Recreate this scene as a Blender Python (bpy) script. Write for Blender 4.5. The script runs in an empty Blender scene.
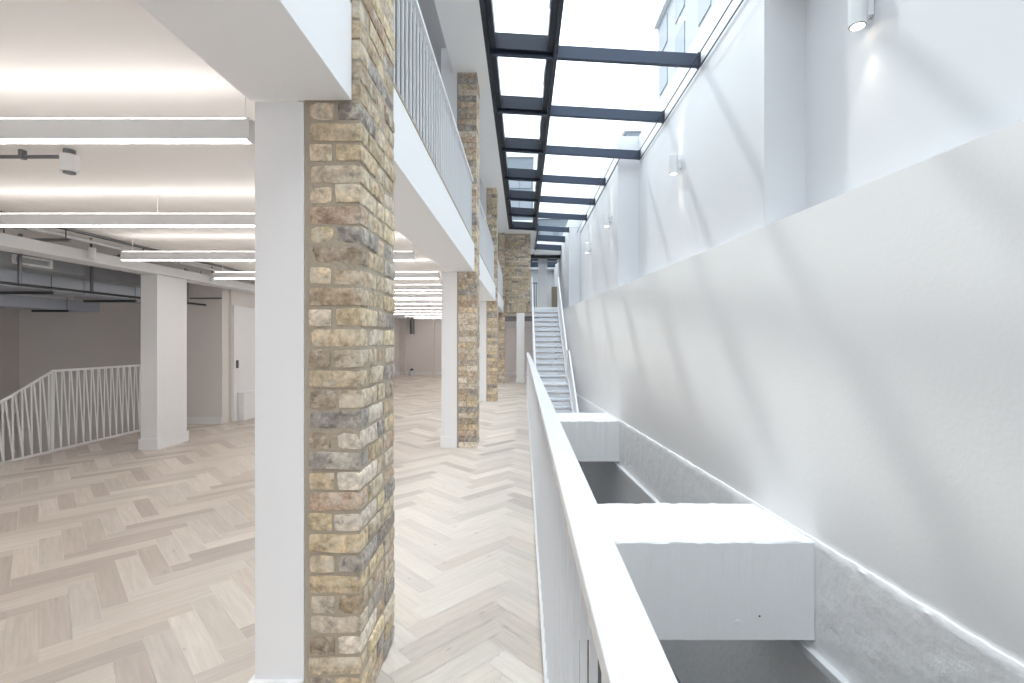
import bpy, math, random
from mathutils import Vector, Matrix, noise
random.seed(7)
C = bpy.context.scene.collection
H = 1.465            # eye height above the ground floor; all z below are relative to the eye

# ------------------------------------------------------------------ materials
def new_mat(name):
    m = bpy.data.materials.new(name); m.use_nodes = True
    nt = m.node_tree
    return m, nt, nt.nodes['Principled BSDF']
def srgb(r, g, b):
    f = lambda c: (c/255/12.92) if c/255 <= .04045 else ((c/255+.055)/1.055)**2.4
    return (f(r), f(g), f(b), 1)
def paint(name, col, rough=.6, bump=0, scale=40, metallic=0, bdist=.01, mott=0):
    m, nt, b = new_mat(name)
    b.inputs['Base Color'].default_value = srgb(*col)
    b.inputs['Roughness'].default_value = rough
    b.inputs['Metallic'].default_value = metallic
    tc = nt.nodes.new('ShaderNodeTexCoord')
    n = nt.nodes.new('ShaderNodeTexNoise'); n.inputs['Scale'].default_value = scale
    n.inputs['Detail'].default_value = 4
    nt.links.new(tc.outputs['Object'], n.inputs['Vector'])
    if bump:
        bp = nt.nodes.new('ShaderNodeBump'); bp.inputs['Strength'].default_value = bump
        bp.inputs['Distance'].default_value = bdist
        nt.links.new(n.outputs['Fac'], bp.inputs['Height'])
        nt.links.new(bp.outputs['Normal'], b.inputs['Normal'])
    if mott:
        n2 = nt.nodes.new('ShaderNodeTexNoise'); n2.inputs['Scale'].default_value = 1.7
        nt.links.new(tc.outputs['Object'], n2.inputs['Vector'])
        mx = nt.nodes.new('ShaderNodeMix'); mx.data_type = 'RGBA'
        c = srgb(*col)
        mx.inputs[6].default_value = tuple(v*(1-mott) for v in c[:3])+(1,)
        mx.inputs[7].default_value = c
        nt.links.new(n2.outputs['Fac'], mx.inputs[0])
        nt.links.new(mx.outputs[2], b.inputs['Base Color'])
    return m
def emit(name, col, s):
    m, nt, b = new_mat(name)
    b.inputs['Base Color'].default_value = (.8, .8, .8, 1)
    b.inputs['Emission Color'].default_value = srgb(*col)
    b.inputs['Emission Strength'].default_value = s
    return m
M = {}
M['wall'] = paint('white_wall_paint', (232, 233, 235), .55, .04, 90, mott=.02)
M['ceiling'] = paint('white_ceiling_paint', (242, 240, 238), .7, .03, 60)
M['fascia'] = paint('white_fascia_paint', (246, 246, 247), .5, .03, 60)
M['rough'] = paint('rough_white_paint', (246, 247, 248), .6, .5, 14, bdist=.02)
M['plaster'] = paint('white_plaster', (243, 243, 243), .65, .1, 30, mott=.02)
M['warmwall'] = paint('pale_grey_wall_paint', (226, 221, 218), .7, .03, 60, mott=.04)
M['metal'] = paint('white_powder_coat', (232, 233, 235), .35)
M['lightgrey'] = paint('light_grey_coat', (205, 206, 208), .4)
M['steel'] = paint('dark_blue_grey_coat', (50, 60, 78), .42, metallic=.25)
M['steel2'] = paint('darker_frame_coat', (30, 37, 50), .42, metallic=.25)
M['galv'] = paint('galvanised_steel', (192, 199, 210), .4, .05, 20, metallic=.25, mott=.12)
M['conduit'] = paint('grey_conduit_metal', (120, 122, 126), .35, metallic=.6)
M['dark'] = paint('dark_grey_plastic', (48, 50, 54), .5)
M['concrete'] = paint('grey_screed', (104, 103, 102), .75, .1, 12, mott=.12)
M['tan'] = paint('tan_edge_strip', (176, 160, 138), .6)
M['mortar'] = paint('lime_mortar', (186, 174, 156), .9, .6, 60, mott=.15)
M['step'] = paint('white_stair_coat', (222, 225, 230), .45)
M['facade'] = paint('pale_render', (190, 193, 197), .8, .05, 5)
M['facade_g'] = paint('grey_render', (138, 146, 154), .8, .05, 5)
M['winglass'] = paint('building_window_glass', (158, 165, 174), .5)
M['unit'] = paint('mid_grey_sheet_metal', (140, 143, 148), .45)
M['upper'] = paint('skylit_wall_paint_darkened', (214, 215, 218), .55, .04, 90)  # wall paint darkened to offset the strong skylight on the upper right wall
M['soffit'] = paint('grey_concrete_soffit', (196, 196, 198), .7, .05, 20)
M['led'] = emit('warm_white_led_up', (255, 248, 244), 6.2)
M['leddown'] = emit('white_led_down', (255, 250, 247), 14.0)
M['lens'] = emit('warm_lamp_lens', (255, 244, 225), 6)

def glass():
    m = bpy.data.materials.new('skylight_glass'); m.use_nodes = True
    nt = m.node_tree; nt.nodes.remove(nt.nodes['Principled BSDF'])
    out = nt.nodes['Material Output']
    tr = nt.nodes.new('ShaderNodeBsdfTransparent'); tr.inputs[0].default_value = (.95, .98, .98, 1)
    gl = nt.nodes.new('ShaderNodeBsdfGlossy'); gl.inputs['Roughness'].default_value = .03
    mx = nt.nodes.new('ShaderNodeMixShader')
    mx.inputs[0].default_value = .035; nt.links.new(tr.outputs[0], mx.inputs[1])
    nt.links.new(gl.outputs[0], mx.inputs[2]); nt.links.new(mx.outputs[0], out.inputs[0])
    return m
M['glass'] = glass()

def brick_mat():
    m, nt, b = new_mat('reclaimed_stock_brick')
    L = nt.links.new
    at = nt.nodes.new('ShaderNodeAttribute'); at.attribute_name = 'bc'
    tc = nt.nodes.new('ShaderNodeTexCoord')
    n = nt.nodes.new('ShaderNodeTexNoise'); n.inputs['Scale'].default_value = 30; n.inputs['Detail'].default_value = 7
    n.inputs['Roughness'].default_value = .65
    L(tc.outputs['Object'], n.inputs['Vector'])
    mr = nt.nodes.new('ShaderNodeMapRange'); mr.inputs[1].default_value = .3; mr.inputs[2].default_value = .7
    mr.inputs[3].default_value = .45; mr.inputs[4].default_value = 1.35
    L(n.outputs['Fac'], mr.inputs[0])
    mul = nt.nodes.new('ShaderNodeMix'); mul.data_type = 'RGBA'; mul.blend_type = 'MULTIPLY'; mul.inputs[0].default_value = 1
    L(at.outputs['Color'], mul.inputs[6]); L(mr.outputs[0], mul.inputs[7])
    n2 = nt.nodes.new('ShaderNodeTexNoise'); n2.inputs['Scale'].default_value = 14; n2.inputs['Detail'].default_value = 8
    n2.inputs['Roughness'].default_value = .7
    L(tc.outputs['Object'], n2.inputs['Vector'])
    r2 = nt.nodes.new('ShaderNodeMapRange'); r2.inputs[1].default_value = .5; r2.inputs[2].default_value = .64
    r2.inputs[4].default_value = .75
    L(n2.outputs['Fac'], r2.inputs[0])
    mx = nt.nodes.new('ShaderNodeMix'); mx.data_type = 'RGBA'
    mx.inputs[7].default_value = srgb(222, 214, 198)
    L(r2.outputs[0], mx.inputs[0]); L(mul.outputs[2], mx.inputs[6])
    L(mx.outputs[2], b.inputs['Base Color'])
    b.inputs['Roughness'].default_value = .9
    bp = nt.nodes.new('ShaderNodeBump'); bp.inputs['Strength'].default_value = .7; bp.inputs['Distance'].default_value = .006
    L(n.outputs['Fac'], bp.inputs['Height']); L(bp.outputs['Normal'], b.inputs['Normal'])
    return m
M['brick'] = brick_mat()

def floor_mat():
    m, nt, b = new_mat('oiled_oak_herringbone')
    L = nt.links.new
    at = nt.nodes.new('ShaderNodeAttribute'); at.attribute_name = 'bc'
    uv = nt.nodes.new('ShaderNodeUVMap')
    mp = nt.nodes.new('ShaderNodeMapping'); mp.inputs['Scale'].default_value = (3.5, 42, 1)
    L(uv.outputs[0], mp.inputs[0])
    n = nt.nodes.new('ShaderNodeTexNoise'); n.inputs['Scale'].default_value = 1; n.inputs['Detail'].default_value = 5
    n.inputs['Distortion'].default_value = .6
    L(mp.outputs[0], n.inputs['Vector'])
    mr = nt.nodes.new('ShaderNodeMapRange'); mr.inputs[1].default_value = .3; mr.inputs[2].default_value = .7
    mr.inputs[3].default_value = .9; mr.inputs[4].default_value = 1.05
    L(n.outputs['Fac'], mr.inputs[0])
    mul = nt.nodes.new('ShaderNodeMix'); mul.data_type = 'RGBA'; mul.blend_type = 'MULTIPLY'; mul.inputs[0].default_value = 1
    L(at.outputs['Color'], mul.inputs[6]); L(mr.outputs[0], mul.inputs[7])
    # knots
    mp2 = nt.nodes.new('ShaderNodeMapping'); mp2.inputs['Scale'].default_value = (3.2, 9, 1)
    L(uv.outputs[0], mp2.inputs[0])
    vo = nt.nodes.new('ShaderNodeTexVoronoi'); vo.inputs['Scale'].default_value = 1
    L(mp2.outputs[0], vo.inputs['Vector'])
    r3 = nt.nodes.new('ShaderNodeMapRange'); r3.inputs[1].default_value = .0; r3.inputs[2].default_value = .09
    r3.inputs[3].default_value = .55; r3.inputs[4].default_value = 0
    L(vo.outputs['Distance'], r3.inputs[0])
    mk = nt.nodes.new('ShaderNodeMix'); mk.data_type = 'RGBA'
    mk.inputs[7].default_value = srgb(120, 104, 90)
    L(r3.outputs[0], mk.inputs[0]); L(mul.outputs[2], mk.inputs[6])
    L(mk.outputs[2], b.inputs['Base Color'])
    b.inputs['Roughness'].default_value = .42
    b.inputs['Specular IOR Level'].default_value = .35
    return m
M['floor'] = floor_mat()

# ------------------------------------------------------------------ mesh helpers
class MB:
    def __init__(s): s.v = []; s.f = []; s.c = []; s.col = None; s.uv = []
    def poly(s, pts, faces):
        o = len(s.v); s.v += [tuple(p) for p in pts]
        for f in faces: s.f.append([o+i for i in f]); s.c.append(s.col)
        return s
    def box(s, x0, x1, y0, y1, z0, z1):
        p = [(x, y, z) for z in (z0, z1) for y in (y0, y1) for x in (x0, x1)]
        return s.poly(p, [(0, 2, 3, 1), (4, 5, 7, 6), (0, 1, 5, 4), (2, 6, 7, 3), (0, 4, 6, 2), (1, 3, 7, 5)])
    def slab(s, x0, x1, y0, y1, zf, t0, t1):      # box following a sloping line z = zf(x)
        p = [(x, y, zf(x)+t) for t in (t0, t1) for y in (y0, y1) for x in (x0, x1)]
        return s.poly(p, [(0, 2, 3, 1), (4, 5, 7, 6), (0, 1, 5, 4), (2, 6, 7, 3), (0, 4, 6, 2), (1, 3, 7, 5)])
    def prism(s, pl, z0, z1):                     # plan polygon (counter clockwise) extruded up
        n = len(pl)
        p = [(x, y, z0) for x, y in pl]+[(x, y, z1) for x, y in pl]
        return s.poly(p, [tuple(range(n-1, -1, -1)), tuple(range(n, 2*n))] +
                      [(i, (i+1) % n, n+(i+1) % n, n+i) for i in range(n)])
    def xprism(s, pl, x0, x1):                    # (y,z) outline extruded along x
        n = len(pl)
        p = [(x0, y, z) for y, z in pl]+[(x1, y, z) for y, z in pl]
        return s.poly(p, [tuple(range(n)), tuple(range(2*n-1, n-1, -1))] +
                      [(i, n+i, n+(i+1) % n, (i+1) % n) for i in range(n)])
    def bar(s, a, b, w, d):                       # rectangular bar from a to b
        a = Vector(a); b = Vector(b); t = (b-a).normalized()
        up = Vector((1, 0, 0)) if abs(t.x) < .9 else Vector((0, 0, 1))
        u = (up-t*up.dot(t)).normalized(); v = t.cross(u)
        p = []
        for q in (a, b):
            for su, sv in ((-1, -1), (1, -1), (1, 1), (-1, 1)): p.append(q+u*su*w/2+v*sv*d/2)
        return s.poly(p, [(3, 2, 1, 0), (4, 5, 6, 7), (0, 1, 5, 4), (1, 2, 6, 5), (2, 3, 7, 6), (3, 0, 4, 7)])
    def cyl(s, a, b, r, n=16, r2=None):
        a = Vector(a); b = Vector(b); t = (b-a).normalized()
        up = Vector((0, 0, 1)) if abs(t.z) < .9 else Vector((1, 0, 0))
        u = t.cross(up).normalized(); v = t.cross(u)
        r2 = r if r2 is None else r2
        p = [a+(u*math.cos(2*math.pi*i/n)+v*math.sin(2*math.pi*i/n))*r for i in range(n)]
        p += [b+(u*math.cos(2*math.pi*i/n)+v*math.sin(2*math.pi*i/n))*r2 for i in range(n)]
        return s.poly(p, [tuple(range(n-1, -1, -1)), tuple(range(n, 2*n))] +
                      [(i, (i+1) % n, n+(i+1) % n, n+i) for i in range(n)])
    def build(s, name, mat, parent=None, bevel=0, smooth=False, origin=None):
        if parent: o = Vector(parent['_o'])
        elif origin: o = Vector(origin)
        else:
            xs, ys, zs = zip(*s.v); o = Vector(((min(xs)+max(xs))/2, (min(ys)+max(ys))/2, min(zs)))
        me = bpy.data.meshes.new(name)
        me.from_pydata([(x-o.x, y-o.y, z-o.z) for x, y, z in s.v], [], s.f)
        import bmesh
        bm = bmesh.new(); bm.from_mesh(me)
        bmesh.ops.recalc_face_normals(bm, faces=bm.faces); bm.to_mesh(me); bm.free()
        if any(c is not None for c in s.c):
            ca = me.color_attributes.new('bc', 'FLOAT_COLOR', 'CORNER')
            for p in me.polygons:
                for li in p.loop_indices: ca.data[li].color = s.c[p.index]
        me.materials.append(mat)
        if smooth:
            for p in me.polygons: p.use_smooth = True
            try: me.set_sharp_from_angle(angle=math.radians(40))
            except Exception: pass
        ob = bpy.data.objects.new(name, me); C.objects.link(ob)
        if parent: ob.parent = parent
        else: ob.location = (o.x, o.y, o.z+H)
        ob['_o'] = tuple(o)
        if bevel:
            b = ob.modifiers.new('bevel', 'BEVEL'); b.width = bevel; b.segments = 2; b.limit_method = 'ANGLE'
        return ob
def thing(name, loc, label, cat, group=None):
    o = bpy.data.objects.new(name, None); C.objects.link(o)
    o.location = (loc[0], loc[1], loc[2]+H); o['_o'] = tuple(loc); o.empty_display_size = .1
    return tag(o, label, cat, group)
def tag(o, label, cat, group=None):
    o['label'] = label; o['category'] = cat
    if group: o['group'] = group
    return o
def struct(o): o['kind'] = 'structure'; return o
def copy_tree(o, parent=None):
    c = o.copy(); C.objects.link(c)
    if parent: c.parent = parent
    for ch in [k for k in ORIG if k.parent == o]: copy_tree(ch, c)
    return c
ORIG = []

FL = -H                      # ground floor level
ZL = 1.01                    # ledge of the right wall
ZB = -1.493                  # top of the cross beams
LOW = -4.35                  # lower level floor
def wx(y): return 2.45-.072*y   # right hand lower wall runs at a slight angle
PY = [1.873, 6.57, 11.55, 16.45]
CEIL = 1.13
SOF = .925
TOP = 3.63

# ------------------------------------------------------------------ floor: herringbone boards
def herringbone(x0, x1, y0, y1, W=.12, Ln=.6):
    import bmesh
    me = bpy.data.meshes.new('floor'); bm = bmesh.new()
    uvl = bm.loops.layers.uv.new('UVMap'); cl = bm.loops.layers.float_color.new('bc')
    c45 = math.sqrt(.5)
    pal = [(222, 213, 202), (214, 204, 193), (228, 220, 210), (208, 198, 188), (218, 210, 200), (200, 190, 181), (224, 216, 206), (217, 209, 200)]
    r = random.Random(3); g = .0007
    cx, cy = (x0+x1)/2, (y0+y1)/2
    R = math.hypot(x1-x0, y1-y0)/2+1
    nk = int(R*2/W/1.414)+4; nm = int(R/Ln/1.414)+3
    for m in range(-nm, nm+1):
        for k in range(-nk, nk+1):
            for kind in (0, 1):
                if kind == 0: a = (k*W, k*W, k*W+Ln, k*W+W)
                else: a = (k*W, k*W+W, k*W+W, k*W+W+Ln)
                u0, v0, u1, v1 = a[0]+m*Ln+g, a[1]-m*Ln+g, a[2]+m*Ln-g, a[3]-m*Ln-g
                mu, mv = (u0+u1)/2, (v0+v1)/2
                X, Y = (mu-mv)*c45+cx, (mu+mv)*c45+cy
                if not (x0-.5 < X < x1+.5 and y0-.5 < Y < y1+.5): continue
                vs = []
                for (u, v) in ((u0, v0), (u1, v0), (u1, v1), (u0, v1)):
                    vs.append(bm.verts.new(((u-v)*c45+cx, (u+v)*c45+cy, 0)))
                f = bm.faces.new(vs)
                col = srgb(*r.choice(pal)); s = r.uniform(.92, 1.06)
                col = (col[0]*s, col[1]*s, col[2]*s, 1)
                ou, ov = r.uniform(0, 50), r.uniform(0, 50)
                q = [(0, 0), (Ln, 0), (Ln, W), (0, W)] if kind == 0 else [(0, 0), (0, W), (Ln, W), (Ln, 0)]
                for l, (a_, b_) in zip(f.loops, q):
                    l[uvl].uv = (a_+ou, b_+ov); l[cl] = col
    for co, no in (((x0, 0, 0), (-1, 0, 0)), ((x1, 0, 0), (1, 0, 0)), ((0, y0, 0), (0, -1, 0)), ((0, y1, 0), (0, 1, 0))):
        geom = bm.verts[:]+bm.edges[:]+bm.faces[:]
        bmesh.ops.bisect_plane(bm, geom=geom, plane_co=co, plane_no=no, clear_outer=True)
    bmesh.ops.recalc_face_normals(bm, faces=bm.faces)
    for f in bm.faces:
        if f.normal.z < 0: f.normal_flip()
    bm.to_mesh(me); bm.free(); me.materials.append(M['floor'])
    o = bpy.data.objects.new('floor', me); C.objects.link(o); o.location = (0, 0, .0)
    return struct(o)
herringbone(-6.2, .09, -3, 20.3)
b = MB(); b.box(-6.2, .17, -3, 20.3, FL-.32, FL-.004)
struct(b.build('floor_slab', M['fascia']))
b = MB(); b.box(-6, 3.2, -4, 22, LOW-.1, LOW)
struct(b.build('floor_lower', M['concrete']))
b = MB(); b.box(-10, -6.2, -4, 10, LOW-.1, LOW)
struct(b.build('floor_stairwell', M['concrete']))
# lower level enclosure
b = MB(); b.box(-6.4, -6.2, -4, 10, LOW, FL-.33)
struct(b.build('wall_lower_left', M['warmwall']))
b = MB(); b.box(-6.2, 3.2, 21.8, 22, LOW, FL-.33)
struct(b.build('wall_lower_back', M['warmwall']))

# ------------------------------------------------------------------ right wall
def oblique(off0, off1, y0, y1, z0, z1, mb=None):
    mb = mb or MB()
    return mb.prism([(wx(y0)+off0, y0), (3.3+off1, y0), (3.3+off1, y1), (wx(y1)+off0, y1)], z0, z1)
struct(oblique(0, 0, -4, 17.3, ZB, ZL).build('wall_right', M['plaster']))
b = MB(); oblique(-.012, 0, -4, 17.3, LOW, -2.30, b)
struct(b.build('wall_lower_right', M['rough']))
# plinth with rough, hand finished top edge
def rough_box_plinth():
    mb = MB(); y0, y1 = -3.9, 17.2; n = 700
    rows = []
    zs = [-2.30+.0475*q for q in range(17)]+[ZB-.012, ZB+.006]; q0 = 17
    for i in range(n+1):
        y = y0+(y1-y0)*i/n
        r = []
        for j, z in enumerate(zs):
            d = .009*noise.noise((y*7, z*7, 1))+.009*max(0, noise.noise((y*17, z*17, 4))-.25)
            off = -.03-d
            zz = z
            if j >= q0:
                zz = z+.009*noise.noise((y*7, 3, j))+.005*noise.noise((y*22, 3, j)); off = (-.028 if j == q0 else -.018)+.012*noise.noise((y*11, 5, j*3))
            r.append((wx(y)+off, y, zz))
        r.append((wx(y)+.05, y, ZB+.004))
        rows.append(r)
    k = len(rows[0]); pts = [p for r in rows for p in r]
    fs = [(i*k+j, (i+1)*k+j, (i+1)*k+j+1, i*k+j+1) for i in range(n) for j in range(k-1)]
    mb.poly(pts, fs); return mb
struct(rough_box_plinth().build('trim_1', M['rough'], smooth=True))
b = MB(); oblique(-.085, 0, -4, 17.3, -2.36, -2.295, b)
struct(b.build('trim_2', M['wall'], bevel=.004))

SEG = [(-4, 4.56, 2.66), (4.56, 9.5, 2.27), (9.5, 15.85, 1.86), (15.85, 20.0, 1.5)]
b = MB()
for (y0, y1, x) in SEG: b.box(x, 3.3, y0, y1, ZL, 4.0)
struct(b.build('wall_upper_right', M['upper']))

# ------------------------------------------------------------------ ceilings and skylight
SL = -.0588
def zs(x): return TOP+SL*(x+.474)
b = MB(); b.box(-.954, -.474, -4, 16.9, TOP, TOP+.3); b.box(-.474, .45, 15.88, 19.3, TOP, TOP+.3)
b.box(2.25, 3.3, -4, 4.56, 3.47, 3.75)
struct(b.build('ceiling_upper', M['ceiling']))
b = MB(); b.box(-5.4, -.954, -4, 26, 3.98, 4.1); b.box(-.954, 3.3, 19.5, 20.6, 3.45, 4.1); b.box(-.954, 3.3, 23.6, 26, 3.45, 4.1); b.box(-.954, .1, 20.6, 23.6, 3.45, 4.1); b.box(-.954, -.4, 16.9, 19.5, TOP, 4.1)
struct(b.build('ceiling_mezzanine', M['soffit']))
b = MB(); b.box(-5.4, 3.3, -4.2, -4, LOW, 4.1)
struct(b.build('wall_front', M['wall']))

def skylight(name, x0, xm, segs, beams, y0, y1, vents):
    root = MB().slab(x0-.015, x0+.055, y0, y1, zs, .0, .26).build(name, M['steel2'])
    struct(root)
    for y in beams:
        xe = [s[2] for s in segs if s[0] <= y+.03 <= s[1]]
        xe = min(xe[0], 2.25) if xe else 2.25
        a = x0+.05
        MB().slab(a, xe-.004, y-.06, y, zs, 0, .16).build('rafter', M['steel'], root, bevel=.003)
        MB().slab(xe-.04, xe-.002, y-.066, y+.006, zs, -.004, .17).build('rafter_bracket', M['steel2'], root)
    if xm:
        MB().slab(xm-.055, xm, y0, y1, zs, -.01, .22).build('mullion', M['steel2'], root, bevel=.003)
    return root
BE = [1.37-1.6*k for k in (3, 2, 1)]+[1.37+1.6*k for k in range(0, 1)]
BY = [-1.83, -.23, 1.37, 2.97, 4.57, 6.19, 7.75, 9.33, 10.98, 12.57, 14.18, 15.85]
w1 = skylight('window_1', -.474, .43, SEG, BY, -4, 15.88, True)
for i in range(len(BY)-1):                # opening lights of the left bay
    ya, yb = BY[i], BY[i+1]
    x0, x1 = -.42, .375
    fr = MB()
    fr.slab(x0, x0+.075, ya, yb-.06, zs, .05, .24); fr.slab(x1-.075, x1, ya, yb-.06, zs, .05, .24)
    fr.slab(x0+.075, x1-.075, ya, ya+.05, zs, .05, .24); fr.slab(x0+.075, x1-.075, yb-.12, yb-.06, zs, .04, .24)
    f = fr.build('vent_frame', M['steel2'], w1)
    MB().slab(x1-.09, x1-.072, ya+.35, ya+.8, zs, .09, .13).build('opener', M['galv'], f)
    MB().slab(x0+.07, x1-.07, ya+.04, yb-.1, zs, .20, .212).build('glass_pane', M['glass'], w1)
for i in range(len(BY)-1):
    ya, yb = BY[i], BY[i+1]
    xe = [s[2] for s in SEG if s[0] <= (ya+yb)/2 <= s[1]][0]; xe = min(xe, 2.25)
    MB().slab(.43, xe-.02, ya, yb, zs, .165, .177).build('glass_pane', M['glass'], w1)
    MB().slab(xe-.115, xe-.105, ya, yb-.06, zs, .0, .012).build('glazing_strip', M['steel2'], w1)
    MB().slab(xe-.012, xe-.002, ya, yb-.06, zs, -.006, .012).build('glazing_strip', M['steel2'], w1)
w2 = MB().slab(.45, .5, 15.9, 19.25, zs, 0, .26).build('window_2', M['steel2']); struct(w2)
for y in (17.45, 19.1):
    MB().slab(.5, 1.497, y-.14, y, zs, 0, .2).build('rafter', M['steel'], w2, bevel=.003)
MB().slab(.5, 1.497, 15.9, 19.25, zs, .2, .212).build('glass_pane', M['glass'], w2)
w3 = struct(MB().box(.1, .15, 20.6, 23.6, 3.4, 3.7).build('window_3', M['steel2']))
for y in (20.7, 21.7, 22.7): MB().box(.15, 1.499, y, y+.06, 3.42, 3.62).build('rafter', M['steel'], w3)
MB().box(.15, 1.499, 20.6, 23.6, 3.63, 3.64).build('glass_pane', M['glass'], w3)
b = MB(); b.box(.45, 1.5, 19.25, 19.5, 3.42, 3.9)
struct(b.build('trim_3', M['ceiling']))
b = MB(); b.box(.3, 1.5, 19.5, 19.62, 3.3, 3.45)
struct(b.build('trim_4', M['dark']))

# ------------------------------------------------------------------ brickwork
PAL = [(202, 188, 158), (194, 180, 152), (210, 199, 174), (186, 171, 146), (172, 164, 152), (164, 160, 154), (160, 157, 152),
       (218, 212, 199), (184, 166, 144), (192, 174, 148), (152, 146, 140), (190, 170, 150), (206, 193, 166), (198, 188, 168), (172, 160, 142), (216, 204, 172), (204, 195, 178), (212, 203, 186), (198, 184, 156), (207, 196, 172)]
def brick(mb, x0, x1, y0, y1, z0, z1, seg, rnd, jit=.004, light=1):
    c = srgb(*rnd.choice(PAL)); s = rnd.uniform(.85, 1.12)*light
    mb.col = (c[0]*s*1.12, c[1]*s*1.05, c[2]*s*1.02, 1)
    nx, ny, nz = seg
    if nx < 0:
        j = lambda: rnd.uniform(-jit, jit)
        dx, dy = j(), j()
        p = [(x+dx+j()*.4, y+dy+j()*.4, z+j()*.6) for z in (z0, z1) for y in (y0, y1) for x in (x0, x1)]
        mb.poly(p, [(0, 2, 3, 1), (4, 5, 7, 6), (0, 1, 5, 4), (2, 6, 7, 3), (0, 4, 6, 2), (1, 3, 7, 5)]); return
    cx, cy, cz = (x0+x1)/2, (y0+y1)/2, (z0+z1)/2
    hx, hy, hz = (x1-x0)/2, (y1-y0)/2, (z1-z0)/2
    dx, dy = rnd.uniform(-jit, jit), rnd.uniform(-jit, jit)
    sd = rnd.uniform(0, 100); r = .012
    idx = {}; pts = []
    def vert(i, j, k):
        if (i, j, k) in idx: return idx[i, j, k]
        a = [-1+2*i/nx, -1+2*j/ny, -1+2*k/nz]; h = [hx, hy, hz]
        p = [a[q]*h[q] for q in range(3)]
        inn = [max(-h[q]+r, min(h[q]-r, p[q])) for q in range(3)]
        d = Vector([p[q]-inn[q] for q in range(3)])
        if d.length > r: d = d.normalized()*r
        P = Vector(inn)+d
        n = noise.noise_vector((P.x*14+sd, P.y*14, P.z*14+sd))
        P += n*.0055
        idx[i, j, k] = len(pts); pts.append((P.x+cx+dx, P.y+cy+dy, P.z+cz)); return idx[i, j, k]
    fs = []
    for i in range(nx):
        for j in range(ny):
            for k in (0, nz): fs.append((vert(i, j, k), vert(i+1, j, k), vert(i+1, j+1, k), vert(i, j+1, k)))
    for i in range(nx):
        for k in range(nz):
            for j in (0, ny): fs.append((vert(i, j, k), vert(i+1, j, k), vert(i+1, j, k+1), vert(i, j, k+1)))
    for j in range(ny):
        for k in range(nz):
            for i in (0, nx): fs.append((vert(i, j, k), vert(i, j+1, k), vert(i, j+1, k+1), vert(i, j, k+1)))
    mb.poly(pts, fs)
def pillar(i, xl, xr, y0, depth, label, hi=False):
    rnd = random.Random(40+i)
    t = thing('brick_pillar', ((xl+xr)/2, y0+depth/2, FL), label, 'pillar', 'stock brick pillars along the walkway')
    MB().box(xl-.004, xr-.007, y0+.007, y0+depth-.006, FL, TOP).build('mortar_bed', M['mortar'], t)
    mb = MB(); z = FL+.004; k = 0; p = .0797
    X0 = xl+.014; X1 = xr
    while z+.07 < TOP+.001:
        zb = z+rnd.uniform(-.002, .002); z1 = z+.0725
        seg = (6, 6, 4) if hi else (-1, 0, 0)
        def B(x0, x1, y0_, y1_, light=1):
            s = seg
            if hi: s = (max(3, round((x1-x0)/.035)), max(3, round((y1_-y0_)/.035)), 4)
            e = rnd.uniform(-.003, .003) if hi else 0
            brick(mb, x0, x1, y0_, y1_, zb+e, z1+e, s, rnd)
        g = .009
        if k % 2 == 0:
            B(X0, X1, y0, y0+.1)
            sp = y0+.1+g; m = y0+.1+g+.2
            B(X0+.1, X1, sp, m); B(X0+.1, X1, m+g, y0+depth)
        else:
            xm = X0+(X1-X0)*rnd.uniform(.44, .56)
            B(X0, xm-g/2, y0, y0+.2); B(xm+g/2, X1, y0, y0+.215)
            B(X0+.1, X1, y0+.215+g, y0+.33); B(X0+.1, X1, y0+.33+g, y0+depth)
        z += p; k += 1
    mb.build('brickwork', M['brick'], t, smooth=hi)
    return t
pillar(0, -.845, -.628, PY[0], .5, 'nearest reclaimed yellow brick pillar, largest in view, beside the walkway', True)
pillar(1, -.895, -.636, PY[1], .45, 'second brick pillar along the walkway, beyond the large nearest one')
pillar(2, -.875, -.632, PY[2], .45, 'third brick pillar along the walkway, narrower in view than the second')
pillar(3, -.84, -.63, PY[3]-.1, .45, 'farthest brick pillar, at the left end of the far brick wall')

# far brick wall above the opening
rnd = random.Random(9)
t = thing('brick_panel', (-.18, 16.6, .93), 'brown brick wall panel above the far opening beside the stair top', 'brick wall')
MB().box(-.62, .245, 16.52, 16.85, .96, TOP).build('mortar_bed', M['mortar'], t)
mb = MB()
x = -.615
while x < .24:                          # soldier course
    brick(mb, x, x+.062, 16.505, 16.6, .965, 1.175, (-1, 0, 0), rnd, light=.95); x += .072
z = 1.185; k = 0
while z+.068 < TOP+.002:
    x = -.62-(.11 if k % 2 else 0)
    while x < .24:
        w = .215
        a, e = max(x, -.62), min(x+w, .245)
        if e-a > .03: brick(mb, a, e, 16.505, 16.6, z, z+.067, (-1, 0, 0), rnd, .006, light=.9)
        x += .225
    z += .077; k += 1
mb.build('brickwork', M['brick'], t)
b = MB(); b.box(-.62, .3, 16.5, 16.88, .925, .958)
tag(b.build('lintel', M['tan']), 'flat pale lintel under the far brick panel, over the white column', 'lintel')

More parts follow.
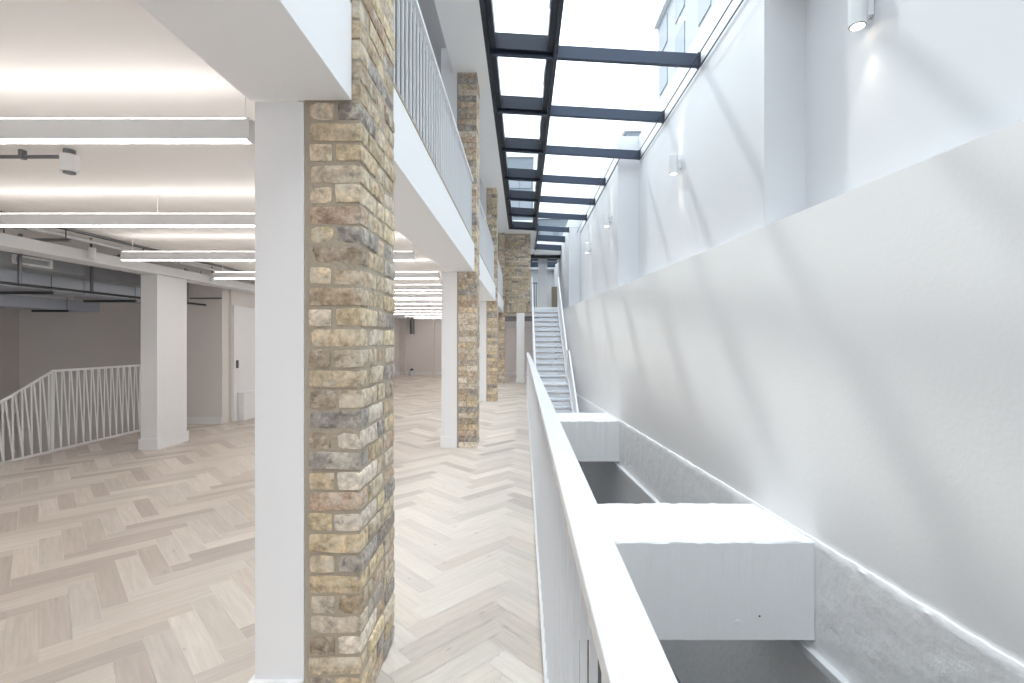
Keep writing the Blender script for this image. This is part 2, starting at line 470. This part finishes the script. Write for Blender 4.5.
# ------------------------------------------------------------------ white columns beside the pillars
def column(xl, xr, y0, y1, z1, label, skirt=True, mat='fascia', group='white columns beside the brick pillars', z0=FL):
    t = thing('column', ((xl+xr)/2, (y0+y1)/2, z0), label, 'column', group)
    MB().box(xl, xr, y0, y1, z0, z1).build('shaft', M[mat], t, bevel=.002)
    if skirt:
        e = .018
        MB().prism([(xl-e, y0-e), (xr+(.0 if group[0] == 'w' and xr < -.5 and xr > -1 else e), y0-e), (xr+(.0 if group[0] == 'w' and xr < -.5 and xr > -1 else e), y1+e), (xl-e, y1+e)], z0, z0+.15).build('skirting', M[mat], t, bevel=.003)
    return t
column(-1.042, -.851, PY[0]+.004, PY[0]+.36, SOF, 'nearest white column, against the left side of the largest brick pillar')
column(-1.112, -.901, PY[1]+.004, PY[1]+.36, SOF, 'white ground floor column against the left side of the second brick pillar')
column(-1.095, -.881, PY[2]+.004, PY[2]+.36, SOF, 'white ground floor column against the left side of the third brick pillar')
column(-.23, .04, PY[3], PY[3]+.28, .922, 'white column under the far brick panel, left of the staircase')
column(-1.12, -.901, PY[1]+.01, PY[1]+.36, TOP+.34, 'upper white column left of the second brick pillar, above the balustrade', False, z0=1.16, group='upper white columns')
column(-1.1, -.881, PY[2]+.01, PY[2]+.36, TOP+.34, 'upper white column left of the third brick pillar', False, z0=1.16, group='upper white columns')

# edge beams of the mezzanine
names = ['near white downstand beam crossing the top left above the nearest column', 'long white mezzanine edge beam between the first and second brick pillars',
         'white mezzanine edge beam between the second and third brick pillars', 'short looking mezzanine edge beam between third and farthest brick pillars']
ys = [(-4, PY[0]-.003), (PY[0]+.505, PY[1]-.006), (PY[1]+.455, PY[2]-.006), (PY[2]+.455, PY[3]-.106)]
for (a, e), lb in zip(ys, names):
    t = thing('edge_beam', (-.85, (a+e)/2, SOF), lb, 'beam', 'mezzanine edge beams')
    MB().box(-1.06, -.663, a, e, SOF, 1.30).build('casing', M['fascia'], t, bevel=.002)
    MB().box(-.73, -.660, a, e, 1.301, 1.318).build('edge_strip', M['tan'], t)
for k in range(3):      # slab strip behind the pillars
    b = MB(); b.box(-1.06, -.9, PY[k]+.37 if k else PY[0]+.37, PY[k]+.5, SOF, 1.12)

# mezzanine slab and ground floor ceiling
b = MB(); b.box(-5.3, -1.062, -4, 20.3, CEIL, CEIL+.03)
struct(b.build('ceiling', M['ceiling']))
b = MB(); b.box(-10, -5.3, -4, 10, CEIL, CEIL+.2)
struct(b.build('ceiling_stairwell', M['ceiling']))
b = MB(); b.box(-5.4, -1.062, -4, 16.9, CEIL+.031, CEIL+.07)
struct(b.build('floor_mezzanine', M['ceiling']))
b = MB(); b.box(-5.4, 1.3, 16.9, 26, .96, 1.15)
struct(b.build('floor_landing', M['ceiling']))
b = MB(); b.box(-5.5, -5.4, -4, 26, 1.2, 4.1)
struct(b.build('wall_mezzanine', M['warmwall']))
b = MB(); b.box(-5.4, 3.3, 24, 24.2, 1.15, 4.0)
struct(b.build('wall_upper_back', M['wall']))
b = MB(); b.box(1.5, 1.7, 20, 24, .9, 4.0); 
struct(b.build('wall_landing', M['wall']))

# ------------------------------------------------------------------ balustrades
def balustrade(x, y0, y1, zb, zt, cap, pitch, label, group, name='balustrade', limit=100, bw=.012, bx=None, curb=None):
    t = thing(name, (x, (y0+y1)/2, zb), label, 'railing', group)
    MB().box(cap[0], cap[1], y0, y1, zt-.03, zt).build('handrail', M['metal'], t, bevel=.003)
    if curb: MB().box(*curb[:2], y0, y1, zb, curb[2]).build('base_rail', M['metal'], t, bevel=.002)
    else: MB().box(x-.02, x+.02, y0, y1, zb, zb+.012).build('base_rail', M['metal'], t)
    zb2 = curb[2] if curb else zb+.012
    n = int((y1-y0-.04)/pitch); proto = None; rest = MB()
    bx = bx or x
    for i in range(n+1):
        y = y0+.03+i*pitch
        if i < limit:
            if proto is None:
                proto = MB().box(bx-bw/2, bx+bw/2, y-.006, y+.006, zb2, zt-.03).build('baluster', M['metal'], t)
            else:
                c = proto.copy(); C.objects.link(c); c.location.y += i*pitch
        else: rest.box(bx-bw/2, bx+bw/2, y-.006, y+.006, zb2, zt-.03)
    if rest.v:
        o = rest.build('baluster', M['metal'], t); o['kind'] = 'stuff'
    return t
balustrade(.13, .35, 14.2, FL, -.365, (.092, .166), .12, 'long white metal balustrade running from the foreground beside the open void', None,
           bx=.107, curb=(.088, .15, FL+.03), bw=.012)
bl = ['white upper balustrade between the first and second brick pillars', 'white upper balustrade between the second and third brick pillars',
      'white upper balustrade between the third and farthest brick pillars']
for k in range(3):
    balustrade(-.70, ys[k+1][0]+.002, ys[k+1][1]-.002, 1.319, 2.17, (-.725, -.675), .1, bl[k], 'mezzanine balustrades')

# ------------------------------------------------------------------ cross beams over the void
def cross(ya, yb, zb, label, hole):
    mb = MB(); nx, x0 = 60, .172
    # ring of profile points, hand rendered arrises
    prof = [(ya, zb), (ya, (zb+ZB)/2), (ya, ZB-.012), (ya+.012, ZB), ((ya+yb)/2, ZB), (yb-.012, ZB), (yb, ZB-.012), (yb, zb)]
    pts = []; k = len(prof)
    for i in range(nx+1):
        for j, (y, z) in enumerate(prof):
            x = x0+(wx(y)-.034-x0)*i/nx
            a = .009 if j in (2, 3, 5, 6) else .002
            v = noise.noise_vector((x*13, y*3, z*3+j))
            pts.append((x, y+v.y*a*1.6, z+v.z*a))
    fs = [(i*k+j, (i+1)*k+j, (i+1)*k+(j+1) % k, i*k+(j+1) % k) for i in range(nx) for j in range(k)]
    fs += [tuple(range(k)), tuple(nx*k+j for j in range(k-1, -1, -1))]
    mb.poly(pts, fs)
    t = thing('cross_beam', (1.2, (ya+yb)/2, zb), label, 'beam', 'white beams across the void')
    mb.build('casing', M['rough2'], t)
    if hole:
        h = Vector(((759.5-523.3)/484*ya, ya, -(616-340)/484*ya))
        MB().cyl((h.x, ya-.004, h.z), (h.x, ya+.01, h.z), .007, 10).build('bolt_hole', M['dark'], t)
        MB().cyl((h.x-.16, ya-.006, h.z-.05), (h.x-.16, ya+.01, h.z-.05), .022, 9, .03).build('plaster_patch', M['rough2'], t)
    return t
M['rough2'] = paint('hand_rendered_white', (245, 246, 247), .6, .12, 18, bdist=.015)
cross(3.586, 4.43, -2.222, 'broad white rendered beam across the void in the right foreground', True)
cross(8.92, 9.93, -2.24, 'farther white beam across the void, at the foot of the staircase', False)

# ------------------------------------------------------------------ staircase
b = MB(); b.box(.172, 1.62, 9.96, 17.2, -2.24, -2.145); struct(b.build('floor_stair_foot', M['fascia']))
t = thing('staircase', (.83, 12, -2.14), 'white steel staircase climbing to the upper landing at the far end', 'staircase')
r_, g_ = .165, .26
XL, XR = .36, 1.18
Z = 1.15; Y = 16.9; line = []
steps = []
for n in range(14):
    Z -= r_; Y -= g_ if n else 0
    steps.append((Y-g_, Y, Z))
# landing
Yl = Y-g_; steps[-1] = (Yl-.5, Y, Z); ZLd = Z; YLd = Yl-.5
Y = YLd; n = 0
while Z-r_ > -2.0:
    Z -= r_; steps.append((Y-g_, Y, Z)); Y -= g_
for (a, e, z) in steps:
    mb = MB(); mb.box(XL, XR, a-.025, e, z-.035, z); mb.box(XL, XR, e-.012, e, z, z+r_-.035-.045)
    mb.build('step', M['step'], t, bevel=.004)
yt, zt_ = 16.9, 1.15
ye = Y; ze = Z
for xx in ((XL-.03, XL-.001), (XR+.001, XR+.03)):
    MB().xprism([(yt, zt_), (yt, zt_-.3), (Yl, ZLd-.25), (YLd, ZLd-.25), (ye, ze-.15), (ye-.05, ze+.1), (YLd, ZLd+.12), (Yl, ZLd+.12)], *xx).build('stringer', M['metal'], t)
def srail(x, ya, za, yb, zb, label, post=True):
    q = thing('stair_railing', (x, (ya+yb)/2, min(za, zb)-1), label, 'railing', 'white stair railings')
    MB().bar((x, ya, za), (x, yb, zb), .04, .05).build('handrail', M['metal'], q)
    MB().bar((x, ya, za-.86), (x, yb, zb-.86), .03, .03).build('base_rail', M['metal'], q)
    n = int(abs(yb-ya)/.11)
    for i in range(n+1):
        f = (i+.2)/(n+.4); y = ya+(yb-ya)*f; z = za+(zb-za)*f
        MB().box(x-.006, x+.006, y-.006, y+.006, z-.86, z-.015).build('baluster', M['metal'], q)
    for (y, z) in ((ya, za), (yb, zb)):
        MB().box(x-.02, x+.02, y-.02, y+.02, z-.98, z+.02).build('newel', M['metal'], q)
    return q
srail(XR+.035, 16.85, 2.17, 13.5, -.30, 'white right hand railing of the upper stair flight, beside the wall')
srail(XR+.045, 12.95, -.30, 10.3, -1.98, 'white right hand railing of the lower stair flight')
srail(XL-.055, 16.85, 2.17, 13.5, -.30, 'white left hand railing of the upper stair flight')
srail(XL-.055, 12.95, -.30, 10.3, -1.98, 'white left hand railing of the lower stair flight, behind the long balustrade')

# landing room beyond the stair
column(.62, .98, 19.9, 20.25, 3.45, 'white column on the upper landing above the staircase', False, group='landing columns', z0=1.15)
t = thing('timber_screen', (1.3, 20.9, 1.15), 'brown timber screen post on the landing right of the white column', 'screen')
MB().box(1.22, 1.46, 20.9, 20.98, 1.15, 2.3).build('panel', M['tan'], t)
MB().box(1.18, 1.22, 20.88, 21, 1.15, 2.4).build('post', M['metal'], t)
t = thing('landing_rail', (.45, 19.3, 1.15), 'grey posts of the guard rail on the upper landing, left of the landing column', 'railing')
for x in (.32, .42, .5): MB().box(x, x+.03, 19.3, 19.33, 1.15, 2.25).build('post', M['conduit'], t)
MB().box(.3, .56, 19.29, 19.34, 2.25, 2.29).build('handrail', M['conduit'], t)
b = MB(); b.cyl((.35, 19.75, 3.2), (1.45, 19.75, 3.2), .03); tag(b.build('pipe', M['lightgrey'], smooth=True), 'pale horizontal pipe under the ceiling beyond the stair top', 'pipe')

# ------------------------------------------------------------------ left room shell
b = MB(); b.box(-5.4, 1.3, 20.3, 20.5, FL, CEIL)
struct(b.build('wall_back', M['warmwall']))
b = MB(); b.box(-5.5, -5.2, 8.62, 20.3, FL, CEIL); b.box(-6.3, -5.25, 8.44, 8.62, FL-.3, CEIL); b.box(-6.3, -5.5, 8.62, 9.6, FL-.3, CEIL)
struct(b.build('wall_left', M['warmwall']))
b = MB(); b.box(-10, -6.3, 9.5, 9.7, LOW, CEIL)
struct(b.build('wall_stairwell_back', M['warmwall']))
b = MB(); b.box(-10.1, -9.9, -4, 9.5, LOW, CEIL)
struct(b.build('wall_stairwell_left', M['warmwall']))
b = MB(); b.box(-9.9, -8.8, 8.6, 9.49, .62, .86)
struct(b.build('trim_5', M['wall']))
b = MB(); b.box(-6.3, -5.25, 8.42, 8.438, FL, FL+.12); b.box(-5.198, -5.18, 9.45, 20.28, FL, FL+.12); b.box(-5.18, 1.2, 20.28, 20.298, FL, FL+.12)
struct(b.build('baseboard_left', M['wall']))
b = MB(); b.box(-5.197, -5.165, 8.64, 9.45, FL, .62)
d = struct(b.build('door_1', M['wall'], bevel=.004))
MB().box(-5.164, -5.13, 8.7, 8.73, FL+.96, FL+1.1).build('door_handle', M['conduit'], d)
t = thing('radiator_cover', (-5.1, 9.0, FL), 'small white boxed radiator cover low on the wall beside the white door', 'radiator')
MB().box(-5.16, -5.05, 8.75, 9.2, FL+.02, FL+.5).build('casing', M['metal'], t, bevel=.006)
MB().box(-5.17, -5.04, 8.74, 9.21, FL+.5, FL+.515).build('top', M['metal'], t)
MB().box(-5.15, -5.06, 8.77, 9.18, FL, FL+.02).build('foot', M['metal'], t)
column(-5.1, -4.88, 6.45, 7.02, .875, 'free standing white column in the left room, at the end of the zigzag railing', True, 'wall', 'room columns')
b = MB(); b.box(-5.12, -4.86, 1.2, 20.2, .88, 1.0)
tag(b.build('ceiling_beam', M['wall'], bevel=.004), 'white boxed ceiling beam resting on the free standing column in the left room', 'beam')

# zigzag railing round the stairwell
t = thing('stairwell_railing', (-6.15, 6.9, FL), 'white zigzag bar railing guarding the stairwell on the far left', 'railing')
X = -6.15
MB().bar((X, 6.3, -.405), (X, 8.42, -.405), .012, .03).build('handrail', M['metal'], t)
MB().bar((X, 6.3, FL+.02), (X, 8.42, FL+.02), .012, .03).build('base_rail', M['metal'], t)
MB().bar((X, 6.30, -.42), (X, 4.9, -1.14), .012, .03).build('handrail', M['metal'], t)
MB().bar((X, 6.30, FL+.015), (X, 4.9, FL+.015), .012, .03).build('base_rail', M['metal'], t)
for y in (6.31,):
    MB().box(X-.008, X+.008, y-.012, y+.012, FL, -.395).build('post', M['metal'], t)
n = 19; dy = (8.40-6.32)/n
for i in range(n):
    y = 6.33+i*dy
    MB().bar((X, y, FL+.03), (X, y+.012, -.415), .008, .02).build('bar', M['metal'], t)
    MB().bar((X+.011, y+dy*.9, FL+.03), (X+.011, y+.02, -.415), .008, .02).build('bar', M['metal'], t)
n = 12; dy = (6.28-4.95)/n
for i in range(n):
    y = 6.28-i*dy; zt = lambda q: -.43-(6.30-q)*.514
    MB().bar((X, y, FL+.03), (X, y-.01, zt(y)), .008, .02).build('bar', M['metal'], t)
    MB().bar((X+.011, y-dy*.1, FL+.03), (X+.011, y-dy*.9, zt(y-dy)), .008, .02).build('bar', M['metal'], t)

# ------------------------------------------------------------------ linear lights
t = thing('linear_light', (-2.78, 2.11, .86), '', 'ceiling light')
MB().box(-4.36, -1.19, 2.094, 2.134, .870, .958).build('housing', M['metal'], t, bevel=.002)
MB().box(-4.358, -1.192, 2.097, 2.131, .865, .8695).build('diffuser', M['leddown'], t)
MB().box(-4.34, -1.21, 2.097, 2.131, .9585, .962).build('uplight', M['led'], t)
for x in (-4.25, -2.79, -1.215): MB().cyl((x, 2.115, .958), (x, 2.115, CEIL), .0018, 6).build('suspension_wire', M['metal'], t)
for x in (-4.36, -1.19): MB().box(x-.004, x+.004, 2.091, 2.137, .862, .964).build('end_cap', M['metal'], t)
ORIG[:] = list(bpy.data.objects)
ords = ['third', 'fourth', 'fifth', 'sixth', 'seventh', 'eighth', 'ninth', 'tenth', 'eleventh', 'twelfth']
lab = ['nearest white linear pendant light, largest and highest in the left room, beneath the ceiling',
       'second nearest linear pendant light, hung on a visible thin wire in the left room',
       'third linear pendant light, its left end showing above the free standing column',
       'fourth linear pendant light, its short visible end beside the white beam']
lab += ['%s linear pendant light counting back from the nearest, seen between the first two pillars' % ords[i-2] for i in range(4, 12)]
t['label'] = lab[0]; t['group'] = 'linear pendant lights'
for i in range(1, 12):
    c = copy_tree(t); c.location.y += 1.575*i; c['label'] = lab[i]
for i in (0, 1):  # pendants added out of view as fill light for the dark stairwell
    c = copy_tree(t); c.location.y += 1.575*i; c.location.x -= 4.9; c['label'] = 'unseen copy of the linear pendant light, added to brighten the stairwell'
c = copy_tree(t); c.location.y += 3.15; c.location.x -= 5.6; c['label'] = 'unseen copy of the linear pendant light, added to brighten the stairwell'  # another added fill pendant for the stairwell, also unseen
for i in (-1, -2):
    c = copy_tree(t); c.location.y += 1.575*i; c['label'] = 'linear pendant light out of frame behind the camera'

# ------------------------------------------------------------------ wall lights
WL = [(2.66, 3.70, 'nearest white cylinder wall light, large at the top right edge of the photo'),
      (2.27, 6.98, 'second white cylinder wall light, right of the skylight rafters'),
      (1.86, 10.2, 'third white cylinder wall light on the far part of the right wall'),
      (1.86, 13.3, 'farthest white cylinder wall light, above the staircase')]
for (x, y, lb) in WL:
    t = thing('wall_light', (x, y, 2.45), lb, 'wall light', 'cylinder wall lights')
    cx = x-.105; z0 = 2.40; z1 = 2.66
    n = 28; mb = MB()
    mb.cyl((cx, y, z0), (cx, y, z1), .062, n)
    mb.build('body', M['metal'], t, bevel=.003, smooth=True)
    MB().box(x-.05, x-.001, y-.035, y+.035, 2.47, 2.59).build('mount', M['metal'], t, bevel=.004)
    MB().cyl((cx, y, z0-.004), (cx, y, z0-.0005), .057, n).build('rim', M['conduit'], t)
    MB().cyl((cx, y, z0-.007), (cx, y, z0-.004), .047, n).build('lens', M['lens'], t)
    MB().cyl((cx, y, z1+.0005), (cx, y, z1+.004), .047, n).build('lens', M['lens'], t)
    for s in (-1, 1):
        ld = bpy.data.lights.new('beam', 'SPOT'); ld.energy = 7; ld.color = (1, .88, .72); ld.spot_size = math.radians(62)
        ld.spot_blend = .8; ld.shadow_soft_size = .03
        lo = bpy.data.objects.new('lamp', ld); C.objects.link(lo); lo.parent = t
        lo.location = (cx-x, 0, (z0-.012 if s > 0 else z1+.012)-2.45)
        lo.rotation_euler = (0, math.radians(0 if s > 0 else 180), 0)

# ------------------------------------------------------------------ services in the left room
t = thing('conduit_box', (-2.7, 2.88, .98), 'white ceiling detector on a grey conduit between the two nearest pendant lights', 'detector')
MB().cyl((-2.70, 2.88, 1.0), (-2.70, 2.88, 1.10), .045, 24).build('housing', M['metal'], t, bevel=.004, smooth=True)
MB().cyl((-2.70, 2.88, .99), (-2.70, 2.88, 1.0), .03, 24).build('sensor', M['conduit'], t, smooth=True)
MB().cyl((-4.3, 2.88, 1.09), (-2.73, 2.88, 1.09), .011, 12).build('conduit', M['conduit'], t, smooth=True)
MB().cyl((-2.70, 2.88, 1.10), (-2.70, 2.88, CEIL), .03, 20).build('base', M['conduit'], t, smooth=True)
for x in (-4.1, -3.5, -2.98): MB().box(x-.012, x+.012, 2.865, 2.895, 1.076, CEIL).build('clip', M['conduit'], t)

def run(name, mat, a, b_, r, label, cat, clips=0, top=CEIL):
    t = thing(name, ((a[0]+b_[0])/2, (a[1]+b_[1])/2, min(a[2], b_[2])-r), label, cat)
    MB().cyl(a, b_, r, 12).build('tube', M[mat], t, smooth=True)
    for i in range(clips):
        f = (i+.5)/clips; p = Vector(a).lerp(Vector(b_), f)
        MB().box(p.x-.01, p.x+.01, p.y-.015, p.y+.015, p.z-r-.004, top).build('clip', M['conduit'], t)
    return t
run('conduit_run', 'conduit', (-4.5, 1.5, 1.10), (-4.5, 20, 1.10), .012, 'grey conduit fixed along the ceiling edge above the white boxed beam', 'conduit', 9)
run('pipe_run', 'lightgrey', (-4.72, 1.5, 1.075), (-4.72, 20, 1.075), .022, 'pale pipe along the ceiling just above the white boxed beam', 'pipe', 9)
run('cable_run', 'dark', (-4.60, 1.5, 1.112), (-4.60, 20, 1.112), .009, 'dark cable running beside the conduit on the left room ceiling', 'cable', 0)

t = thing('air_duct', (-6.25, 5, .62), 'large grey rectangular air duct behind the free standing column', 'duct')
MB().box(-6.6, -5.9, 4.7, 8.4, .62, .88).build('duct_body', M['galv'], t, bevel=.004)
for y in (5.2, 6.5, 7.8): MB().box(-6.615, -5.885, y, y+.03, .605, .895).build('flange', M['galv'], t)
for y in (4.8, 6.0, 7.3):
    MB().box(-6.64, -5.86, y, y+.04, .57, .604).build('bracket', M['dark'], t)
    MB().cyl((-5.87, y+.02, .60), (-5.87, y+.02, CEIL), .005, 8).build('hanger_rod', M['conduit'], t)
t = thing('low_duct', (-7.2, 5, .46), 'lower pale blue grey duct hanging left of the large air duct', 'duct')
MB().box(-7.5, -7.0, 4.7, 8.0, .46, .62).build('duct_body', M['galv'], t, bevel=.004)
for y in (5.0, 6.2, 7.4): MB().box(-7.52, -6.98, y, y+.03, .43, .459).build('bracket', M['dark'], t)
for y in (5.0, 6.2, 7.4): MB().cyl((-6.99, y+.015, .44), (-6.99, y+.015, CEIL), .005, 8).build('hanger_rod', M['conduit'], t)
t = thing('fan_coil_unit', (-5.8, 6.0, .92), 'dark metal fan coil unit with a white grille above the air duct', 'air conditioner')
MB().box(-5.84, -5.5, 5.0, 7.4, .80, 1.04).build('casing', M['unit'], t, bevel=.004)
f = MB(); f.box(-5.499, -5.475, 5.2, 5.225, .825, .925); f.box(-5.499, -5.475, 5.605, 5.63, .825, .925); f.box(-5.499, -5.475, 5.225, 5.605, .825, .845); f.box(-5.499, -5.475, 5.225, 5.605, .905, .925)
fo = f.build('grille_frame', M['metal'], t)
for k in range(5): MB().box(-5.498, -5.486, 5.226, 5.604, .849+.011*k, .854+.011*k).build('louvre', M['lightgrey'], t)
for y in (5.4, 7.0): MB().cyl((-5.52, y, 1.04), (-5.52, y, CEIL), .005, 8).build('hanger_rod', M['conduit'], t)
run('copper_pipe', 'lightgrey', (-5.35, 2, .93), (-5.35, 8.3, .93), .016, 'insulated thin pipe running beside the fan coil unit', 'pipe', 5)
run('black_pipe', 'dark', (-5.45, 4.8, .60), (-5.45, 8.3, .60), .016, 'dark pipe hung below the large air duct', 'pipe', 4)
for (y, lb) in ((5.36, 'white cylinder spotlight on the boxed beam left of the free standing column'),
                (7.45, 'white cylinder spotlight on the boxed beam right of the free standing column')):
    t = thing('spotlight', (-4.8, y, .9), lb, 'spotlight', 'spotlights on the boxed beam')
    MB().cyl((-4.79, y, .90), (-4.79, y+.02, 1.02), .035, 20).build('body', M['metal'], t, smooth=True)
    MB().bar((-4.79, y+.01, 1.02), (-4.8, y+.01, CEIL), .015, .015).build('stem', M['dark'], t)
for (y, lb) in ((4.9, 'dark strut bracket over the white beam near the left picture edge'), (5.9, 'dark strut bracket hanging between beam and column'), (7.9, 'dark strut bracket just right of the free standing column'),
                (9.3, 'farther dark strut bracket on the boxed beam')):
    t = thing('strut_bracket', (-5.0, y, 1.0), lb, 'bracket')
    MB().box(-5.3, -4.6, y, y+.04, 1.001, 1.03).build('channel', M['conduit'], t)
    for x in (-5.28, -4.65): MB().cyl((x, y+.02, 1.03), (x, y+.02, CEIL), .005, 8).build('hanger_rod', M['dark'], t)
run('wall_conduit', 'conduit', (-6.1, 8.35, .72), (-5.2, 8.35, .72), .012, 'short conduit across the wall right of the free standing column', 'conduit', 0)
# far wall fittings seen between the pillars
t = thing('wall_unit', (-4.6, 20.1, .2), 'grey pipe fitting hanging on the far wall between the first two pillars', 'pipe fitting')
MB().cyl((-4.62, 20.12, .25), (-4.62, 20.12, .86), .10, 16).build('cylinder', M['conduit'], t, smooth=True)
MB().cyl((-4.62, 20.12, .86), (-4.62, 20.12, CEIL), .03, 10).build('stem', M['conduit'], t, smooth=True)
t = thing('floor_valve', (-4.6, 20.1, FL), 'small pale rounded fitting on the floor at the far wall', 'valve')
MB().cyl((-4.62, 20.05, FL), (-4.62, 20.05, FL+.2), .14, 16, .11).build('body', M['lightgrey'], t, smooth=True)
MB().cyl((-4.62, 20.05, FL+.2), (-4.62, 20.05, FL+.28), .06, 16).build('cap', M['dark'], t, smooth=True)
b = MB(); b.box(-5.0, -4.9, 20.2, 20.279, FL, CEIL); struct(b.build('trim_6', M['warmwall']))
b = MB(); b.box(-3.8, -3.72, 20.2, 20.279, FL, CEIL); struct(b.build('trim_7', M['warmwall']))
b = MB(); b.box(-1.0, .6, 19.2, 19.5, .53, .72)
tag(b.build('low_beam', M['wall']), 'short white beam inside the far ground floor opening', 'beam')
b = MB(); b.box(-.9, .6, 18.8, 19.1, .74, .92)
tag(b.build('air_duct', M['unit']), 'grey duct above the short white beam in the far opening', 'duct')
b = MB(); b.box(-1.06, .3, 16.95, 20.3, .925, .958); struct(b.build('ceiling_far', M['ceiling']))

# ------------------------------------------------------------------ outside
def building(name, x0, x1, y0, y1, z0, z1, label, mat, wins, parts='window'):
    t = thing(name, ((x0+x1)/2, (y0+y1)/2, z0), label, 'building')
    MB().box(x0, x1, y0, y1, z0, z1).build('wall', M[mat], t)
    MB().box(x0-.25, x1+.1, y0-.1, y1+.1, z1, z1+.35).build('parapet', M['metal'], t)
    for w in wins(x0, x1, y0, y1, z0, z1): MB().box(*w).build('window', M['winglass'], t)
    return t
building('building', 8.35, 16, 13, 30, -4, 19.3, 'pale multi storey building seen through the skylight at upper right', 'facade',
         lambda x0, x1, y0, y1, z0, z1: [(x0-.05, x0+.02, y, y+1.5, z, z+1.6) for y in (14.5, 18, 21.5, 25, 28) for z in (8.5, 11.7, 14.9, 17.3)])
building('building', 11.05, 12.95, 52, 60, -4, 22.4, 'small grey building seen beside the pale facade through the third skylight pane', 'facade_g',
         lambda x0, x1, y0, y1, z0, z1: [(x, x+.9, y0-.05, y0+.02, z, z+1.6) for x in (11.3, 11.95) for z in (14, 17, 19.8)])
building('building', -6, .9, 44, 52, -4, 16.6, 'grey block seen through the far left skylight panes', 'facade_g',
         lambda x0, x1, y0, y1, z0, z1: [(x, x+1.0, y0-.05, y0+.02, z, z+1.4) for x in (-5, -3.2, -1.4, .0-.3) for z in (6, 8.6, 11.2, 13.8)])
building('building', 1.4, 9, 46, 54, -4, 11.5, 'low grey block seen through the farthest right skylight panes', 'facade_g',
         lambda x0, x1, y0, y1, z0, z1: [(x, x+1.2, y0-.05, y0+.02, z, z+1.4) for x in (1.6, 3.4, 5.2, 7.0) for z in (5, 7.2, 9.4)])

# ------------------------------------------------------------------ light
w = bpy.data.worlds.new('sky'); bpy.context.scene.world = w; w.use_nodes = True
bg = w.node_tree.nodes['Background']; nt = w.node_tree     # overcast sky: three times brighter overhead than at the horizon
tc = nt.nodes.new('ShaderNodeTexCoord'); sx = nt.nodes.new('ShaderNodeSeparateXYZ')
nt.links.new(tc.outputs['Generated'], sx.inputs[0])
mr = nt.nodes.new('ShaderNodeMapRange'); mr.inputs[1].default_value = 0; mr.inputs[2].default_value = 1
mr.inputs[3].default_value = .35; mr.inputs[4].default_value = 3.9
nt.links.new(sx.outputs['Z'], mr.inputs[0]); nt.links.new(mr.outputs[0], bg.inputs[1])
bg.inputs[0].default_value = (.90, .95, 1.02, 1)
s = bpy.data.lights.new('sun', 'SUN'); s.energy = 1.15; s.angle = math.radians(3.6); s.color = (1, .98, .95)
so = bpy.data.objects.new('sun', s); C.objects.link(so)
so.rotation_euler = Vector((.5, -.75, -1)).to_track_quat('-Z', 'Y').to_euler(); so.location = (0, 10, 12)

cam = bpy.data.cameras.new('camera'); co = bpy.data.objects.new('camera', cam); C.objects.link(co)
co.location = (0, 0, H); co.rotation_euler = (math.radians(90), 0, 0)
cam.sensor_width = 36; cam.lens = 484/1024*36; cam.shift_x = -(523.3-512)/1024; cam.shift_y = (340-341.5)/1024
cam.clip_start = .05; cam.clip_end = 300
sc = bpy.context.scene; sc.camera = co
vs = sc.view_settings; vs.view_transform = 'Standard'; vs.look = 'None'; vs.gamma = 1; vs.exposure = 0.55; vs.use_curve_mapping = False
sc.cycles.max_bounces = 12; sc.cycles.diffuse_bounces = 8; sc.cycles.transparent_max_bounces = 16
for o in bpy.data.objects:
    if '_o' in o: del o['_o']
